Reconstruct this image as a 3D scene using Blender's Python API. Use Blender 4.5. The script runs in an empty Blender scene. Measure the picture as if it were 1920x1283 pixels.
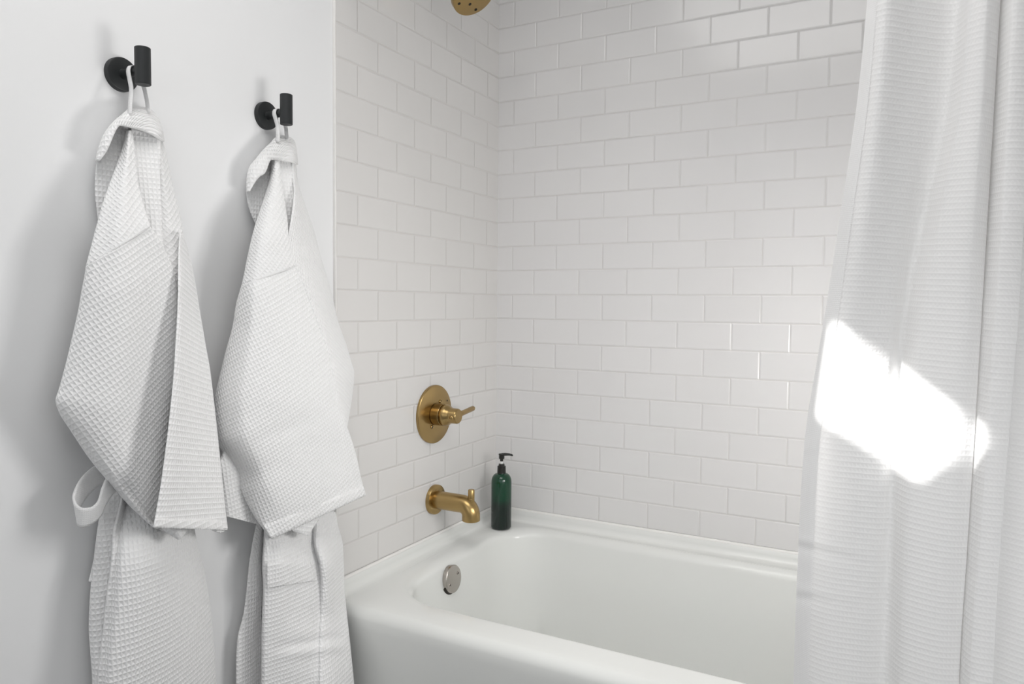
import bpy, bmesh, math, random
import numpy as np
from mathutils import Vector, Matrix

random.seed(4)
SC = bpy.context.scene
COL = SC.collection
PI = math.pi
# ------------------------------------------------------------------ surveyed camera
ZL = 2.085                       # height of the topmost grout line in view (floor = 0)
CAM = np.array([1.19414, -2.10161, -0.88402 + ZL])
YAW, PITCH, ROLL, FPX = -0.49602, -0.05078, 0.00887, 1381.26
TW, TH = 0.15521, 0.0775         # tile pitch
TA, TB = 0.05541, 0.06828        # first joint on the back wall / on the left wall


def _axes():
    f = np.array([math.sin(YAW) * math.cos(PITCH), math.cos(YAW) * math.cos(PITCH), math.sin(PITCH)])
    r = np.array([math.cos(YAW), -math.sin(YAW), 0.0])
    u = np.cross(r, f)
    c, s = math.cos(ROLL), math.sin(ROLL)
    return c * r + s * u, -s * r + c * u, f


AR, AU, AF = _axes()


def at_x(px, py, x):
    """survey point -> world point at distance x from the left wall (vectorised)"""
    px, py, x = np.asarray(px, float), np.asarray(py, float), np.asarray(x, float)
    d = AF + AR * ((px - 960) / FPX)[..., None] + AU * ((641.5 - py) / FPX)[..., None]
    t = (x - CAM[0]) / d[..., 0]
    return CAM + d * t[..., None]


def at_y(px, py, y):
    px, py, y = np.asarray(px, float), np.asarray(py, float), np.asarray(y, float)
    d = AF + AR * ((px - 960) / FPX)[..., None] + AU * ((641.5 - py) / FPX)[..., None]
    t = (y - CAM[1]) / d[..., 1]
    return CAM + d * t[..., None]


# ------------------------------------------------------------------ object helpers
def link(name, me, mat=None, parent=None, smooth=True):
    o = bpy.data.objects.new(name, me)
    COL.objects.link(o)
    if mat is not None:
        me.materials.append(mat)
    if smooth:
        for p in me.polygons:
            p.use_smooth = True
    if parent is not None:
        o.parent = parent
        o.matrix_parent_inverse = Matrix.Translation(-parent.location)
    return o


def from_bm(name, bm, mat=None, parent=None, smooth=True, bevel=0.0, angle=35):
    bmesh.ops.recalc_face_normals(bm, faces=bm.faces)
    me = bpy.data.meshes.new(name)
    bm.to_mesh(me)
    bm.free()
    o = link(name, me, mat, parent, smooth)
    if bevel:
        b = o.modifiers.new('bevel', 'BEVEL')
        b.width, b.segments, b.limit_method, b.angle_limit = bevel, 3, 'ANGLE', math.radians(angle)
    if smooth:
        me.set_sharp_from_angle(angle=math.radians(angle))
    return o


def thing(name, label, cat, loc=(0, 0, 0), group=None):
    o = bpy.data.objects.new(name, None)
    o.empty_display_size = 0.05
    COL.objects.link(o)
    o.location = loc
    tag(o, label, cat, group)
    return o


def tag(o, label, cat, group=None):
    o['label'], o['category'] = label, cat
    if group:
        o['group'] = group
    return o


def struct(o):
    o['kind'] = 'structure'
    return o


def box(bm, lo, hi):
    x0, y0, z0 = lo
    x1, y1, z1 = hi
    vs = [bm.verts.new(p) for p in [(x0, y0, z0), (x1, y0, z0), (x1, y1, z0), (x0, y1, z0),
                                    (x0, y0, z1), (x1, y0, z1), (x1, y1, z1), (x0, y1, z1)]]
    for f in [(0, 3, 2, 1), (4, 5, 6, 7), (0, 1, 5, 4), (1, 2, 6, 5), (2, 3, 7, 6), (3, 0, 4, 7)]:
        bm.faces.new([vs[i] for i in f])


def lathe(bm, origin, axis, prof, n=48, cap=True):
    """prof: (distance along axis, radius)"""
    axis = Vector(axis).normalized()
    a = axis.orthogonal().normalized()
    b = axis.cross(a)
    rings = []
    for d, r in prof:
        c = Vector(origin) + axis * d
        rings.append([bm.verts.new(c + (a * math.cos(2 * PI * i / n) + b * math.sin(2 * PI * i / n)) * max(r, 1e-5)) for i in range(n)])
    for k in range(len(rings) - 1):
        for i in range(n):
            j = (i + 1) % n
            bm.faces.new([rings[k][i], rings[k][j], rings[k + 1][j], rings[k + 1][i]])
    if cap:
        bm.faces.new(rings[0][::-1])
        bm.faces.new(rings[-1])


def tube(bm, pts, rad, n=32, cap=True):
    pts = [Vector(p) for p in pts]
    if not isinstance(rad, (list, tuple)):
        rad = [rad] * len(pts)
    ref = None
    rings = []
    for i, p in enumerate(pts):
        t = (pts[min(i + 1, len(pts) - 1)] - pts[max(i - 1, 0)]).normalized()
        if ref is None:
            ref = t.orthogonal().normalized()
        ref = (ref - t * ref.dot(t)).normalized()
        b = t.cross(ref)
        rings.append([bm.verts.new(p + (ref * math.cos(2 * PI * k / n) + b * math.sin(2 * PI * k / n)) * rad[i]) for k in range(n)])
    for k in range(len(rings) - 1):
        for i in range(n):
            j = (i + 1) % n
            bm.faces.new([rings[k][i], rings[k][j], rings[k + 1][j], rings[k + 1][i]])
    if cap:
        bm.faces.new(rings[0][::-1])
        bm.faces.new(rings[-1])


# ------------------------------------------------------------------ node helpers
class NT:
    def __init__(self, name):
        self.m = bpy.data.materials.new(name)
        self.m.use_nodes = True
        self.t = self.m.node_tree
        self.t.nodes.clear()
        self.out = self.t.nodes.new('ShaderNodeOutputMaterial')

    def n(self, kind, **kw):
        nd = self.t.nodes.new('ShaderNode' + kind)
        for k, v in kw.items():
            setattr(nd, k, v)
        return nd

    def put(self, sock, v):
        if isinstance(v, bpy.types.NodeSocket):
            self.t.links.new(v, sock)
        elif isinstance(v, (tuple, list)) and len(v) == 3 and sock.type == 'RGBA':
            sock.default_value = (*v, 1)
        else:
            sock.default_value = v

    def ma(self, op, *a):
        nd = self.n('Math', operation=op)
        for i, v in enumerate(a):
            self.put(nd.inputs[i], v)
        return nd.outputs[0]

    def ramp(self, v, lo, hi, a=0.0, b=1.0, smooth=True):
        nd = self.n('MapRange', interpolation_type='SMOOTHSTEP' if smooth else 'LINEAR')
        for i, x in enumerate((v, lo, hi, a, b)):
            self.put(nd.inputs[i], x)
        return nd.outputs[0]

    def mix(self, f, a, b):
        nd = self.n('Mix', data_type='RGBA')
        self.put(nd.inputs[0], f)
        self.put(nd.inputs[6], a)
        self.put(nd.inputs[7], b)
        return nd.outputs[2]

    def bsdf(self, **kw):
        nd = self.n('BsdfPrincipled')
        for k, v in kw.items():
            self.put(nd.inputs[k.replace('_', ' ')], v)
        return nd

    def bump(self, h, strength, dist, normal=None):
        nd = self.n('Bump')
        self.put(nd.inputs['Height'], h)
        nd.inputs['Strength'].default_value = strength
        nd.inputs['Distance'].default_value = dist
        if normal is not None:
            self.put(nd.inputs['Normal'], normal)
        return nd.outputs[0]

    def noise(self, vec, scale, detail=2.0):
        nd = self.n('TexNoise')
        if vec is not None:
            self.put(nd.inputs['Vector'], vec)
        nd.inputs['Scale'].default_value = scale
        nd.inputs['Detail'].default_value = detail
        return nd.outputs[0]

    def end(self, shader):
        self.t.links.new(shader, self.out.inputs[0])
        return self.m


def mat_plain(name, col, rough=0.5, spec=0.5, metal=0.0, nscale=0, nbump=0.0, ndist=0.001, coat=0.0):
    k = NT(name)
    co = k.n('TexCoord').outputs['Object']
    kw = dict(Base_Color=col, Roughness=rough, Metallic=metal)
    b = k.bsdf(**kw)
    b.inputs['Specular IOR Level'].default_value = spec
    b.inputs['Coat Weight'].default_value = coat
    b.inputs['Coat Roughness'].default_value = 0.08
    if nscale:
        k.put(b.inputs['Normal'], k.bump(k.noise(co, nscale, 3), nbump, ndist))
    return k.end(b.outputs[0])


def mat_tile(name, axis, j0, tilecol, groutcol):
    """running bond of glossy tiles; axis 0: joints along x, 1: joints along -y"""
    k = NT(name)
    sep = k.n('SeparateXYZ')
    k.put(sep.inputs[0], k.n('TexCoord').outputs['Object'])
    z = sep.outputs[2]
    c = sep.outputs[0] if axis == 0 else k.ma('MULTIPLY', sep.outputs[1], -1.0)
    rowf = k.ma('DIVIDE', k.ma('SUBTRACT', ZL + 10 * TH, z), TH)
    row = k.ma('FLOOR', rowf)
    odd = k.ma('FLOORED_MODULO', row, 2.0)
    sh = k.ma('MULTIPLY', odd, 0.5) if axis == 1 else k.ma('MULTIPLY', k.ma('SUBTRACT', 1.0, odd), 0.5)
    uf = k.ma('SUBTRACT', k.ma('DIVIDE', k.ma('SUBTRACT', c, j0), TW), sh)
    ui = k.ma('FLOOR', uf)
    fu = k.ma('SUBTRACT', uf, ui)
    fv = k.ma('SUBTRACT', rowf, row)
    du = k.ma('MULTIPLY', k.ma('SUBTRACT', 0.5, k.ma('ABSOLUTE', k.ma('SUBTRACT', fu, 0.5))), TW)
    dv = k.ma('MULTIPLY', k.ma('SUBTRACT', 0.5, k.ma('ABSOLUTE', k.ma('SUBTRACT', fv, 0.5))), TH)
    d = k.ma('SMOOTH_MIN', du, dv, 0.002)
    grout = k.ramp(d, 0.0005, 0.0011, 1.0, 0.0)
    comb = k.n('CombineXYZ')
    k.put(comb.inputs[0], ui)
    k.put(comb.inputs[1], row)
    wn = k.n('TexWhiteNoise', noise_dimensions='2D')
    k.put(wn.inputs['Vector'], comb.outputs[0])
    rs = k.n('SeparateColor')
    k.put(rs.inputs[0], wn.outputs['Color'])
    tint = k.mix(rs.outputs[2], tuple(v * 0.985 for v in tilecol), tilecol)
    col = k.mix(grout, tint, groutcol)
    # pillowed edge + per-tile lean + slow glaze ripple
    edge = k.ramp(d, 0.0, 0.0045, 0.0, 1.0)
    lean = k.ma('ADD', k.ma('MULTIPLY', k.ma('SUBTRACT', rs.outputs[0], 0.5), k.ma('MULTIPLY', fu, TW)),
                k.ma('MULTIPLY', k.ma('SUBTRACT', rs.outputs[1], 0.5), k.ma('MULTIPLY', fv, TH)))
    rip = k.noise(k.n('TexCoord').outputs['Object'], 16.0, 1.0)
    h = k.ma('ADD', k.ma('MULTIPLY', edge, 0.0011), k.ma('ADD', k.ma('MULTIPLY', lean, 0.012), k.ma('MULTIPLY', rip, 0.0009)))
    nrm = k.bump(h, 1.0, 1.0)
    b = k.bsdf(Base_Color=col, Roughness=k.ramp(grout, 0, 1, 0.16, 0.8), Normal=nrm)
    b.inputs['Specular IOR Level'].default_value = 0.45
    return k.end(b.outputs[0])


def mat_waffle(name, col, cell, depth, transl=0.0, strength=1.0, asp=1.0, wa=1.0):
    k = NT(name)
    sep = k.n('SeparateXYZ')
    k.put(sep.inputs[0], k.n('UVMap').outputs[0])

    def saw(v, c):
        f = k.ma('FRACT', k.ma('DIVIDE', v, c))
        return k.ma('MULTIPLY', k.ma('ABSOLUTE', k.ma('SUBTRACT', f, 0.5)), 2.0)
    a, b_ = k.ma('MULTIPLY', saw(sep.outputs[0], cell), wa), saw(sep.outputs[1], cell * asp)
    h = k.ma('SMOOTH_MAX', a, b_, 0.25)
    h = k.ma('POWER', h, 1.3)
    fine = k.noise(k.n('UVMap').outputs[0], 900.0, 2.0)
    h = k.ma('ADD', h, k.ma('MULTIPLY', fine, 0.05))
    nrm = k.bump(h, strength, depth)
    b = k.bsdf(Base_Color=col, Roughness=0.92, Normal=nrm)
    b.inputs['Specular IOR Level'].default_value = 0.12
    b.inputs['Sheen Weight'].default_value = 0.15
    b.inputs['Sheen Roughness'].default_value = 0.6
    if not transl:
        return k.end(b.outputs[0])
    tr = k.n('BsdfTranslucent')
    k.put(tr.inputs['Color'], tuple(v * w for v, w in zip(col, (1.0, 0.985, 0.96))))
    k.put(tr.inputs['Normal'], nrm)
    mx = k.n('MixShader')
    mx.inputs[0].default_value = transl
    k.t.links.new(b.outputs[0], mx.inputs[1])
    k.t.links.new(tr.outputs[0], mx.inputs[2])
    return k.end(mx.outputs[0])


def mat_metal(name, col, rough, scratch=60.0, stretch=(1, 1, 1)):
    k = NT(name)
    mp = k.n('Mapping')
    k.put(mp.inputs[0], k.n('TexCoord').outputs['Object'])
    mp.inputs['Scale'].default_value = stretch
    nz = k.noise(mp.outputs[0], scratch, 4)
    b = k.bsdf(Base_Color=col, Metallic=1.0, Roughness=k.ramp(nz, 0.3, 0.7, rough, rough * 1.001, False))
    return k.end(b.outputs[0])


M = {}
M['paint'] = mat_plain('wall_paint', (0.825, 0.83, 0.835), 0.6, 0.25, nscale=140, nbump=0.08, ndist=0.001)
M['ceil'] = mat_plain('ceiling_paint', (0.85, 0.85, 0.85), 0.8, 0.2, nscale=90, nbump=0.05)
M['floor'] = mat_plain('floor_tile', (0.26, 0.26, 0.26), 0.4, 0.4, nscale=30, nbump=0.03)
M['tile_back'] = mat_tile('tile_back', 0, TA, (0.72, 0.712, 0.71), (0.63, 0.618, 0.60))
M['tile_left'] = mat_tile('tile_left', 1, TB, (0.715, 0.703, 0.69), (0.645, 0.622, 0.60))
M['caulk'] = mat_plain('caulk', (0.82, 0.81, 0.79), 0.5, 0.3)
M['tub'] = mat_plain('tub_enamel', (0.755, 0.765, 0.745), 0.16, 0.5, nscale=5, nbump=0.02, ndist=0.002)
M['robe'] = mat_waffle('robe_waffle', (0.86, 0.86, 0.86), 0.0066, 0.0014, asp=1.35)
M['robe_plain'] = mat_waffle('robe_band', (0.83, 0.83, 0.83), 0.0030, 0.0004)
M['curtain'] = mat_waffle('curtain_waffle', (0.90, 0.90, 0.90), 0.0058, 0.00042, transl=0.22, asp=1.45, wa=0.7)
M['curtain_hem'] = mat_waffle('curtain_hem', (0.90, 0.90, 0.90), 0.003, 0.0002, transl=0.15)
M['black'] = mat_plain('matte_black', (0.016, 0.018, 0.019), 0.42, 0.45, nscale=400, nbump=0.1, ndist=0.0003)
M['brass'] = mat_metal('brushed_brass', (0.41, 0.285, 0.122), 0.28, 300, (1, 1, 1))
M['brass_dark'] = mat_plain('nozzle_rubber', (0.02, 0.015, 0.01), 0.6, 0.3)
M['nickel'] = mat_metal('brushed_nickel', (0.50, 0.465, 0.43), 0.26, 700)
M['screw_dark'] = mat_plain('screw_recess', (0.03, 0.025, 0.02), 0.5, 0.3)
M['cap'] = mat_plain('pump_black', (0.012, 0.012, 0.011), 0.3, 0.5)
M['stem'] = mat_plain('pump_stem', (0.85, 0.85, 0.84), 0.3, 0.5)


def mat_bottle():
    k = NT('green_plastic')
    co = k.n('SeparateXYZ')
    k.put(co.inputs[0], k.n('TexCoord').outputs['Object'])
    t = k.ramp(co.outputs[2], 0.575, 0.60, 0.0, 1.0)
    col = k.mix(t, (0.004, 0.012, 0.009), (0.004, 0.050, 0.024))
    b = k.bsdf(Base_Color=col, Roughness=0.13)
    b.inputs['Specular IOR Level'].default_value = 0.55
    b.inputs['Coat Weight'].default_value = 0.3
    b.inputs['Coat Roughness'].default_value = 0.05
    g = k.n('BsdfTransparent')
    k.put(g.inputs[0], (0.05, 0.30, 0.15))
    mx = k.n('MixShader')
    mx.inputs[0].default_value = 0.14
    k.t.links.new(b.outputs[0], mx.inputs[1])
    k.t.links.new(g.outputs[0], mx.inputs[2])
    return k.end(mx.outputs[0])


M['bottle'] = mat_bottle()

# ------------------------------------------------------------------ room shell
RX, RY, RZ = 2.60, -3.60, 2.60        # right, rear, ceiling
DX = -0.007                           # painted wall face, 7 mm behind the tile face
TILE_END = -0.767
SUNV = np.array([0.60, 0.66, -0.46])  # sun travel
SUNV = SUNV / np.linalg.norm(SUNV)


def wall_with_hole(name, lo, hi, hole, thick_dir, mat):
    """wall in the y-z plane between y/z bounds with a polygonal opening (list of y,z)"""
    bm = bmesh.new()
    (y0, z0), (y1, z1) = lo, hi
    outer = [(y0, z0), (y1, z0), (y1, z1), (y0, z1)]
    for x in (DX, DX - 0.10):
        ov = [bm.verts.new((x, *p)) for p in outer]
        hv = [bm.verts.new((x, *p)) for p in hole]
        es = [bm.edges.new((ov[i], ov[(i + 1) % 4])) for i in range(4)]
        es += [bm.edges.new((hv[i], hv[(i + 1) % len(hv)])) for i in range(len(hv))]
        bmesh.ops.triangle_fill(bm, use_beauty=True, edges=es)
        if x == DX:
            front = hv, ov
        else:
            n = len(hv)
            for i in range(n):
                bm.faces.new([front[0][i], front[0][(i + 1) % n], hv[(i + 1) % n], hv[i]])
            for i in range(4):
                bm.faces.new([front[1][i], front[1][(i + 1) % 4], ov[(i + 1) % 4], ov[i]])
    return struct(from_bm(name, bm, mat, smooth=False))


# bright patch on the curtain, measured, carried back along the sun to the wall opening
PATCH = [(1545, 597), (1700, 705), (1872, 832), (1858, 848), (1780, 885), (1682, 952), (1600, 890), (1508, 832)]
PATCH[0] = (1470, 545)
PATCH[7] = (1440, 788)
CY = -0.845
hole = []
for p in PATCH:
    w = at_y(*p, CY)
    q = w - SUNV * ((w[0] - (DX - 0.10)) / SUNV[0])
    hole.append((float(q[1]), float(q[2])))

wall_with_hole('wall_left', (RY, 0.0), (0.0, RZ), hole, -1, M['paint'])

bm = bmesh.new()
box(bm, (DX, TILE_END, 0.0), (0.0, 0.0, RZ))
struct(from_bm('wall_left_tiled', bm, M['tile_left'], smooth=False))
bm = bmesh.new()
box(bm, (DX, TILE_END - 0.0035, 0.0), (0.0006, TILE_END, RZ))
struct(from_bm('trim_1', bm, M['caulk'], bevel=0.0012))
bm = bmesh.new()
box(bm, (-0.107, 0.0, 0.0), (RX, 0.10, RZ))
struct(from_bm('wall_back', bm, M['tile_back'], smooth=False))
bm = bmesh.new()
box(bm, (1.56, -0.95, 0.0), (1.70, 0.0, RZ))
struct(from_bm('wall_right', bm, M['paint'], smooth=False))
bm = bmesh.new()
box(bm, (-0.107, RY - 0.1, -0.1), (RX, 0.1, 0.0))
struct(from_bm('floor', bm, M['floor'], smooth=False))
bm = bmesh.new()
box(bm, (-0.107, RY - 0.1, RZ), (RX, 0.1, RZ + 0.1))
struct(from_bm('ceiling', bm, M['ceil'], smooth=False))
bm = bmesh.new()
box(bm, (RX, RY - 0.1, 0.0), (RX + 0.1, 0.1, RZ))
struct(from_bm('wall_far_right', bm, M['paint'], smooth=False))
bm = bmesh.new()
box(bm, (-0.107, RY - 0.1, 0.0), (RX, RY, RZ))
struct(from_bm('wall_rear', bm, M['paint'], smooth=False))

# ------------------------------------------------------------------ bathtub
DECK = ZL - 1.585
X0, X1, Y0, Y1 = 0.003, 1.555, -0.812, -0.003
FL = 0.012


def rrect(x0, x1, y0, y1, r, z, m=10, ns=14):
    """ring of points, fixed count: per side ns pts, per corner m pts"""
    pts = []
    rs = r if isinstance(r, (tuple, list)) else (r,) * 4
    cs = [(x1 - rs[0], y0 + rs[0], -PI / 2, rs[0]), (x1 - rs[1], y1 - rs[1], 0, rs[1]),
          (x0 + rs[2], y1 - rs[2], PI / 2, rs[2]), (x0 + rs[3], y0 + rs[3], PI, rs[3])]
    cor = [[(cx + rr * math.cos(a0 + PI / 2 * i / (m - 1)), cy + rr * math.sin(a0 + PI / 2 * i / (m - 1))) for i in range(m)] for cx, cy, a0, rr in cs]
    for i in range(4):
        pts += cor[i]
        p, q = cor[i][-1], cor[(i + 1) % 4][0]
        for s in range(1, ns):
            t = s / ns
            pts.append((p[0] + (q[0] - p[0]) * t, p[1] + (q[1] - p[1]) * t))
    return [(px, py, z) for px, py in pts]


tub = thing('bathtub', 'white alcove bathtub with rounded front rim below the tiled walls', 'bathtub', (0.78, -0.41, 0.0))
bm = bmesh.new()
rings = [rrect(X0, X1, Y0 + 0.012, Y1, 0.004, 0.0), rrect(X0, X1, Y0 + 0.004, Y1, 0.004, DECK - 0.10), rrect(X0, X1, Y0, Y1, 0.004, DECK - 0.045)]
R = 0.026
for i in range(1, 9):
    a = PI / 2 * i / 8
    rings.append(rrect(X0, X1, Y0 + R * (1 - math.cos(a)), Y1, 0.004, DECK - R + R * math.sin(a) - 0.002 * (1 - i / 8)))
rings.append(rrect(X0 + .006, X1 - .006, Y0 + 0.045, Y1 - .006, 0.008, DECK + 0.0005))
# lip of the basin
IX0, IX1, IY0, IY1 = 0.097, 1.46, -0.700, -0.068
cr = (0.12, 0.12, 0.15, 0.16)
L = 0.030
rings.append(rrect(IX0 - L * 1.7, IX1 + L, IY0 - L * 0.7, IY1 + L * .9, tuple(c + L for c in cr), DECK))
for i in range(1, 10):
    a = PI / 2 * i / 9
    o = L * (1 - math.sin(a))
    rings.append(rrect(IX0 - o * 1.6, IX1 + o, IY0 - o * 0.6, IY1 + o * 0.9, tuple(c + o for c in cr), DECK - L * 0.9 * (1 - math.cos(a))))
dz = [0.08, 0.16, 0.24, 0.30]
for d, i in zip(dz, [0.010, 0.020, 0.030, 0.042]):
    rings.append(rrect(IX0 + i * 0.9, IX1 - i * 5, IY0 + i, IY1 - i, tuple(c - 0.004 for c in cr), DECK - d))
for i in range(1, 7):
    a = PI / 2 * i / 6
    s = 0.042 + 0.05 * (1 - math.cos(a))
    rings.append(rrect(IX0 + s * .9, IX1 - s * 4.6, IY0 + s, IY1 - s, 0.10, DECK - 0.30 - 0.05 * math.sin(a)))
vr = [[bm.verts.new(p) for p in rg] for rg in rings]
n = len(vr[0])
for k in range(len(vr) - 1):
    for i in range(n):
        j = (i + 1) % n
        bm.faces.new([vr[k][i], vr[k][j], vr[k + 1][j], vr[k + 1][i]])
bm.faces.new(vr[-1])
bm.faces.new(vr[0][::-1])
# upstand along the three walls, coved into the deck
ph = ZL - 1.553 - DECK
prof = [(0.040, -0.006), (0.040, 0.0006)]
CR = 0.020
prof = [(0.044, -0.006), (0.044, 0.0003)] + [(FL + CR * (1 - math.sin(a)), CR * (1 - math.cos(a)) + 0.0004) for a in [PI / 2 * i / 8 for i in range(9)]] + [(FL - 0.001, ph - 0.003), (FL - 0.003, ph), (0.0, ph), (0.0, -0.006)]
path = [((X0 - .003, Y0 + 0.030), (1, 0)), ((X0 - .003, Y1 + .003), (1, -1)), ((X1 + .003, Y1 + .003), (-1, -1)), ((X1 + .003, Y0 + 0.030), (-1, 0))]
rr = [[bm.verts.new((p[0] + d[0] * (u + .0004), p[1] + d[1] * (u + .0004), DECK + w)) for u, w in prof] for p, d in path]
for k in range(3):
    for i in range(len(prof)):
        j = (i + 1) % len(prof)
        bm.faces.new([rr[k][i], rr[k][j], rr[k + 1][j], rr[k + 1][i]])
bm.faces.new(rr[0])
bm.faces.new(rr[-1][::-1])
from_bm('tub_body', bm, M['tub'], tub, angle=50)
# bead of caulk between tub and tile
bm = bmesh.new()
zc = ZL - 1.552
for pts in ([(0.004, TILE_END, zc), (0.004, -0.004, zc)], [(0.004, -0.004, zc), (1.553, -0.004, zc)]):
    tube(bm, pts, 0.0052, 12)
from_bm('caulk_bead', bm, M['caulk'], tub)

# overflow cover on the drain end of the basin
oc = at_x(850.5, 1086, 0.113)
ov_n = Vector((1.0, 0.0, 0.10)).normalized()
ov = None
bm = bmesh.new()
lathe(bm, Vector(oc) - ov_n * 0.016, ov_n, [(0, 0.0365), (0.012, 0.0375), (0.0155, 0.0375), (0.0172, 0.0362), (0.0178, 0.0345)], 64)
# notch at the foot of the rim
for f in [f for f in bm.faces if 0.0 < abs(f.normal.dot(ov_n)) + 1e-9]:
    pass
cover = from_bm('overflow_cover', bm, M['nickel'], tub, angle=40)
cover['label'] = 'round brushed nickel overflow cover'
bm = bmesh.new()
lo_ = Vector(oc) - ov_n * 0.0045 + Vector((0, -0.0255, -0.0275))
sidea = Vector((0, 1, 0))
pts = []
for i in range(9):
    a = math.radians(205 + 62 * i / 8)
    c = Vector(oc) + Vector((0, math.cos(a), math.sin(a))) * 0.0381 - ov_n * 0.0065
    pts.append(c)
tube(bm, pts, 0.0042, 10)
nk = from_bm('drain_slot', bm, M['screw_dark'], cover)
nk.matrix_parent_inverse = Matrix.Identity(4)
for sy, sz in ((-0.021, -0.010), (0.021, 0.010)):
    bm = bmesh.new()
    of_ = Vector((0, sy, sz))
    c = Vector(oc) + of_ - ov_n * of_.dot(ov_n) + ov_n * 0.0014
    lathe(bm, c, ov_n, [(0, 0.0048), (0.0012, 0.0046), (0.0018, 0.0036), (0.0010, 0.0022), (0.0010, 0.0)], 24, cap=False)
    s = from_bm('screw', bm, M['nickel'], cover)
    s.matrix_parent_inverse = Matrix.Identity(4)
    bm = bmesh.new()
    lathe(bm, c + ov_n * 0.0005, ov_n, [(0, 0.0026), (0.0010, 0.0026)], 6)
    s2 = from_bm('screw_socket', bm, M['screw_dark'], cover)
    s2.matrix_parent_inverse = Matrix.Identity(4)

# ------------------------------------------------------------------ shower valve
VY, VZ = -0.365, ZL - 1.199
valve = thing('shower_valve', 'brushed brass round shower valve with lever, above the tub spout', 'shower valve', (0.0, VY, VZ))
bm = bmesh.new()
lathe(bm, (-0.001, VY, VZ), (1, 0, 0), [(0, 0.0835), (0.0075, 0.0835), (0.0092, 0.0825), (0.0100, 0.0805), (0.0102, 0.030)], 96)
plate = from_bm('escutcheon', bm, M['brass'], valve, angle=30)
bm = bmesh.new()
lathe(bm, (0.009, VY, VZ), (1, 0, 0), [(0, 0.0290), (0.0016, 0.0290), (0.0018, 0.0312), (0.0260, 0.0312), (0.0272, 0.0304), (0.0275, 0.0255), (0.0300, 0.0255)], 64)
from_bm('sleeve', bm, M['brass'], valve, angle=30)
bm = bmesh.new()
lathe(bm, (0.0385, VY, VZ), (1, 0, 0), [(-0.002, 0.0250), (-0.0003, 0.0296), (0.0012, 0.0306), (0.008, 0.0304), (0.013, 0.0290), (0.018, 0.0252), (0.022, 0.0228), (0.027, 0.0216), (0.043, 0.0214), (0.0462, 0.0205), (0.048, 0.0185), (0.0485, 0.0)], 64, cap=False)
handle = from_bm('handle', bm, M['brass'], valve, angle=40)
bm = bmesh.new()
LX = 0.0385 + 0.0365
tube(bm, [(LX, VY - 0.004, VZ - .001), (LX, VY + 0.094, VZ + .0105), (LX, VY + 0.0975, VZ + .0109), (LX, VY + 0.099, VZ + .0111)], [0.0076, 0.0076, 0.0062, 0.002], 24)
lev = from_bm('lever', bm, M['brass'], handle, angle=40)
lev.matrix_parent_inverse = Matrix.Identity(4)
bm = bmesh.new()
lathe(bm, (LX, VY - 0.0200, VZ - .002), (0, -1, 0), [(0, 0.0062), (0.002, 0.0062), (0.0036, 0.0050), (0.0046, 0.0026), (0.0048, 0.0)], 24, cap=False)
sc_ = from_bm('set_screw', bm, M['brass'], handle)
sc_.matrix_parent_inverse = Matrix.Identity(4)
for sy, sz in ((0.022, 0.034), (-0.020, -0.034)):
    bm = bmesh.new()
    lathe(bm, (0.0095, VY + sy, VZ + sz), (1, 0, 0), [(0, 0.0056), (0.0018, 0.0054), (0.0028, 0.0042), (0.0020, 0.0034), (0.0020, 0.0)], 24, cap=False)
    s = from_bm('screw', bm, M['brass'], plate)
    s.matrix_parent_inverse = Matrix.Identity(4)
    bm = bmesh.new()
    lathe(bm, (0.0112, VY + sy, VZ + sz), (1, 0, 0), [(0, 0.0030), (0.0007, 0.0030)], 6)
    s = from_bm('screw_socket', bm, M['screw_dark'], plate)
    s.matrix_parent_inverse = Matrix.Identity(4)
bm = bmesh.new()
lathe(bm, (0.0095, VY + 0.058, VZ + 0.033), (1, 0, 0), [(0, 0.0020), (0.0010, 0.0020)], 16)
s = from_bm('temperature_mark', bm, M['screw_dark'], plate)
s.matrix_parent_inverse = Matrix.Identity(4)

# ------------------------------------------------------------------ tub spout
SY, SZ = -0.360, ZL - 1.447
spout = thing('tub_spout', 'brushed brass tub spout with diverter peg, on the left tiled wall', 'faucet', (0.0, SY, SZ))
bm = bmesh.new()
lathe(bm, (-0.001, SY, SZ), (1, 0, 0), [(0, 0.0425), (0.0105, 0.0425), (0.0125, 0.0415), (0.0132, 0.0395), (0.0134, 0.026)], 72)
from_bm('wall_flange', bm, M['brass'], spout, angle=30)
bm = bmesh.new()
pts = [(0.010, SY, SZ), (0.040, SY, SZ), (0.080, SY, SZ), (0.096, SY, SZ)]
BR = 0.030
for i in range(1, 13):
    a = PI / 2 * i / 12
    pts.append((0.096 + BR * math.sin(a), SY, SZ - BR * (1 - math.cos(a))))
pts += [(0.096 + BR, SY, SZ - BR - 0.006), (0.096 + BR, SY, SZ - BR - 0.0125), (0.096 + BR, SY, SZ - BR - 0.014)]
rad = [0.0255] * (len(pts) - 1) + [0.0243]
tube(bm, pts, rad, 48)
from_bm('spout_body', bm, M['brass'], spout, angle=45)
bm = bmesh.new()
lathe(bm, (0.1265, SY, SZ - 0.004), (0, 0, 1), [(0, 0.0092), (0.0225, 0.0092), (0.0232, 0.0086), (0.0238, 0.0086), (0.0245, 0.0092), (0.0465, 0.0092), (0.0485, 0.0080)], 32)
from_bm('diverter_peg', bm, M['brass'], spout, angle=40)

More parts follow.
